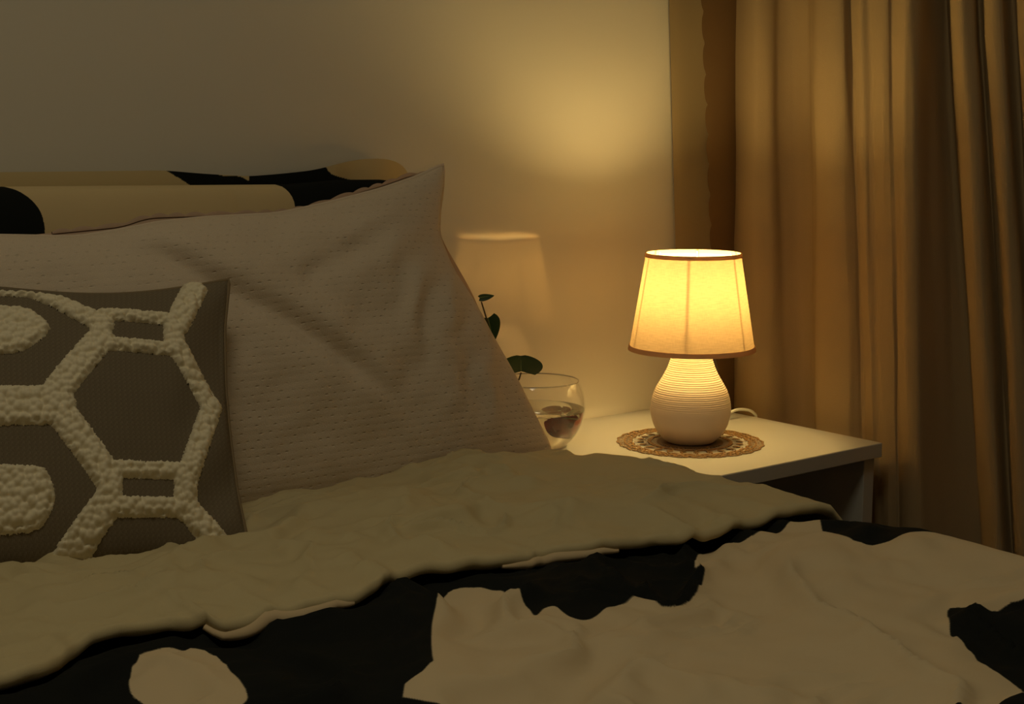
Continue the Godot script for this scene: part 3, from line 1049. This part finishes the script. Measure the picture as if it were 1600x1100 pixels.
	c.bake_interval = 0.006
	part("cord", tube(Array(c.get_baked_points()), [0.0026], 10), M.cord, t)

func doily() -> void:
	# openwork lace mat: a solid heart, rings, petals and a scalloped border of small holes
	var rad := 0.116
	var na := 960
	var nr := 76
	var on := PackedByteArray()
	on.resize(na * nr)
	for j in nr:
		var r := 0.02 + 0.98 * (j + 0.5) / nr
		for i in na:
			var a := (i + 0.5) / na
			var f24 := absf(fposmod(a * 24.0, 1.0) - 0.5) * 2.0
			var f48 := absf(fposmod(a * 48.0, 1.0) - 0.5) * 2.0
			var outer := 0.95 + 0.045 * sqrt(1.0 - pow(f24 * 0.98, 2.0))
			var v := false
			if r < 0.44:
				v = true
			elif r < 0.52:
				v = f48 < 0.26
			elif r < 0.575:
				v = true
			elif r < 0.76:
				var dx := (f24) / 0.48
				var dr := (r - 0.672) / 0.05
				v = dx * dx + dr * dr < 1.0 or f24 < 0.10
			elif r < 0.80 + 0.03 * (1.0 - f24):
				v = r > 0.765 + 0.035 * (1.0 - f24)
			elif r < outer:
				var k := (r - 0.80) / 0.17
				var l1 := absf(fposmod(a * 48.0 + k * 1.2, 1.0) - 0.5) * 2.0
				var l2 := absf(fposmod(a * 48.0 - k * 1.2, 1.0) - 0.5) * 2.0
				v = l1 < 0.26 or l2 < 0.26 or r > outer - 0.018 or absf(r - 0.885) < 0.008
			on[j * na + i] = 1 if v else 0
	var st := SurfaceTool.new()
	st.begin(Mesh.PRIMITIVE_TRIANGLES)
	var thick := 0.0013
	for j in nr:
		var r0 := rad * (0.02 + 0.98 * j / nr)
		var r1 := rad * (0.02 + 0.98 * (j + 1.0) / nr)
		var i := 0
		while i < na:
			if not on[j * na + i]:
				i += 1
				continue
			# run of filled cells, cut into short arcs
			var e := i
			while e < na and on[j * na + e] and e - i < 8:
				e += 1
			var a0 := TAU * i / na
			var a1 := TAU * e / na
			var d0 := Vector3(cos(a0), 0, sin(a0))
			var d1 := Vector3(cos(a1), 0, sin(a1))
			var up := Vector3(0, thick, 0)
			quad_up(st, d0 * r0 + up, d1 * r0 + up, d1 * r1 + up, d0 * r1 + up, Vector3.UP)
			var mid := (i + e) / 2
			if j + 1 >= nr or not on[(j + 1) * na + mid]:
				quad_up(st, d0 * r1, d1 * r1, d1 * r1 + up, d0 * r1 + up, (d0 + d1).normalized())
			if j > 0 and not on[(j - 1) * na + mid]:
				quad_up(st, d0 * r0, d1 * r0, d1 * r0 + up, d0 * r0 + up, -(d0 + d1).normalized())
			i = e
	var o := part("doily", st.commit(), M.lace, self, Vector3(0, 0.5502, 0.2473))
	tag(o, "round gold-brown openwork lace doily under the table lamp", "doily")

func quad_up(st: SurfaceTool, a: Vector3, b: Vector3, c: Vector3, d: Vector3, n: Vector3) -> void:
	var f := (b - a).cross(c - a)
	var q := [a, b, c, a, c, d] if f.dot(n) < 0.0 else [a, c, b, a, d, c]
	for v in q:
		st.set_normal(n)
		st.add_vertex(v)

# ------------------------------------------------------------------ fishbowl
func leaf_mesh(long: float, wide: float, lobes: float, curl: float) -> ArrayMesh:
	# heart-shaped blade in its own axes: +z from the stalk to the tip, +y up, a thin solid
	var p := PackedVector3Array()
	var nu := 17
	var nv := 15
	for layer in [0.0004, -0.0004]:
		var order := range(nv)
		if layer < 0.0:
			order.reverse()
		for j in order:
			var v: float = j / (nv - 1.0)
			for i in nu:
				var u := i / (nu - 1.0) * 2.0 - 1.0
				var half := wide * 0.5 * pow(maxf(sin(PI * pow(lerpf(0.07, 1.0, v), 0.62)), 0.0), 0.8)
				var back := lobes * long * pow(absf(u), 1.3) * pow(1.0 - v, 1.5)
				var y := -curl * wide * u * u * sqrt(half / wide * 2.0) + 0.10 * wide * absf(u) * (half / wide) - 0.25 * curl * long * v * v
				p.append(Vector3(u * half, y + layer, long * v - back))
	return grid(p, nu, nv * 2, PackedVector2Array(), false)

func leaf_on(parent: Node, stalk: Vector3, towards: Vector3, up: Vector3, long: float, wide: float, lobes := 0.2, curl := 0.12) -> void:
	var z := towards.normalized()
	var x := up.cross(z).normalized()
	var l := part("leaf", leaf_mesh(long, wide, lobes, curl), M.leaf, parent)
	l.transform = Transform3D(Basis(x, z.cross(x), z), stalk)
	part("midrib", tube([Vector3(0, 0.0006, 0.0), Vector3(0, 0.0002 - 0.06 * curl * long, long * 0.5), Vector3(0, -0.2 * curl * long, long * 0.9)], [0.0009, 0.0006, 0.0002], 6), M.vein, l)

func fish_bowl() -> void:
	var at := Vector3(-0.2056, 0.55, 0.1122)
	var t := thing("fish_bowl", "round clear glass fishbowl half filled with water beside the pillow", "bowl", at)
	var R := 0.079
	var cy := 0.062
	var prof := [[0.0005, 0.0004]]
	var a0 := -asin(cy / R)
	var a1 := asin(0.040 / R)
	for k in 41:
		var a := lerpf(a0, a1, k / 40.0)
		prof.append([R * cos(a), maxf(0.0005, cy + R * sin(a))])
	part("glass", lathe(prof, 96), M.glass, t)
	var lip := []
	for k in 97:
		var a := TAU * k / 96.0
		lip.append(Vector3(R * cos(a1) * cos(a), cy + 0.040, R * cos(a1) * sin(a)))
	part("rim", tube(lip, [0.0011], 8), M.rim, t)
	# water: a body of its own inside the glass
	var ri := R - 0.0012
	var level := 0.0575
	var wp := [[0.0005, 0.0016]]
	for k in 33:
		var a := lerpf(-asin((cy - 0.0016) / ri), asin((level - cy) / ri), k / 32.0)
		wp.append([ri * cos(a), cy + ri * sin(a)])
	wp.append([0.0005, level])
	var w := part("water", lathe(wp, 96), M.water, self, at)
	tag(w, "clear water in the round glass fishbowl", "water")
	# trailing plant
	var pl := thing("trailing_plant", "green heart-leaved vine growing out of the fishbowl", "plant", at + Vector3(0, 0.004, 0))
	var o := -pl.position
	part("stem", tube([Vector3(-0.200, 0.57, 0.12) + o, Vector3(-0.232, 0.607, 0.125) + o, Vector3(-0.262, 0.652, 0.128) + o, Vector3(-0.285, 0.70, 0.125) + o, Vector3(-0.302, 0.748, 0.122) + o, Vector3(-0.315, 0.783, 0.122) + o], [0.0017, 0.0017, 0.0016, 0.0015, 0.0013, 0.001], 8), M.stem, pl)
	part("leaf_stalk", tube([Vector3(-0.258, 0.650, 0.128) + o, Vector3(-0.248, 0.661, 0.128) + o, Vector3(-0.243, 0.670, 0.126) + o], [0.0014, 0.0013, 0.0011], 8), M.stem, pl)
	leaf_on(pl, Vector3(-0.243, 0.672, 0.126) + o, Vector3(0.55, 0.36, -0.71), Vector3(-0.35, 0.8, 0.45), 0.044, 0.066, 0.5, -0.09)
	leaf_on(pl, Vector3(-0.303, 0.758, 0.122) + o, Vector3(0.16, -0.85, 0.12), Vector3(-0.5, 0.1, 0.8), 0.038, 0.034, 0.12, 0.10)
	leaf_on(pl, Vector3(-0.318, 0.789, 0.122) + o, Vector3(0.6, 0.12, 0.35), Vector3(-0.3, 0.7, 0.6), 0.022, 0.013, 0.1, 0.1)
	part("root", tube([Vector3(-0.232, 0.607, 0.125) + o, Vector3(-0.19, 0.600, 0.14) + o, Vector3(-0.158, 0.594, 0.135) + o], [0.0012, 0.0009, 0.0006], 6), M.stem, pl)
	# a red bloom standing under the water
	var fl := thing("red_flower", "dark red rose bloom with a green leaf under the bowl water", "flower", at + Vector3(0.038, 0.0325, 0.012))
	var axis := Basis(Vector3(0.35, 0, 0.94).normalized(), 0.55)
	for k in 14:
		var ring := 0 if k < 4 else 1 if k < 9 else 2
		var a := TAU * (k * 0.382 + ring * 0.11)
		var size: float = [0.010, 0.015, 0.0205][ring]
		var open: float = [0.15, 0.5, 0.85][ring]
		var p := PackedVector3Array()
		for j in 8:
			var v := j / 7.0
			for i in 9:
				var u := i / 4.0 - 1.0
				var ang := a + u * (0.85 - 0.1 * ring)
				var rr := size * (0.25 + (0.62 + open * 0.35) * sin(v * 1.7)) * (1.0 - 0.06 * u * u)
				var y := size * 1.35 * v * (1.0 - 0.25 * open) * (1.0 - 0.16 * u * u)
				p.append(axis * Vector3(rr * cos(ang), y - 0.008 + 0.0015 * sin(u * 5.0 + k) * v, rr * sin(ang)))
		part("petal", grid(p, 9, 8, PackedVector2Array(), true), M.petal, fl)
	part("stem", tube([axis * Vector3(0, -0.008, 0), Vector3(0.004, -0.016, 0.0), Vector3(0.000, -0.0305, 0.004)], [0.0016, 0.0012, 0.001], 8), M.stem, fl)
	var lf := part("leaf", leaf_mesh(0.026, 0.013, 0.1, 0.1), M.sepal, fl)
	lf.transform = Transform3D(Basis(Vector3(-0.4, 0.2, 0.9).normalized(), Vector3(-0.2, 0.9, -0.2).normalized(), Vector3(0.85, -0.25, 0.25).normalized()).orthonormalized(), Vector3(0.004, -0.008, 0.008))
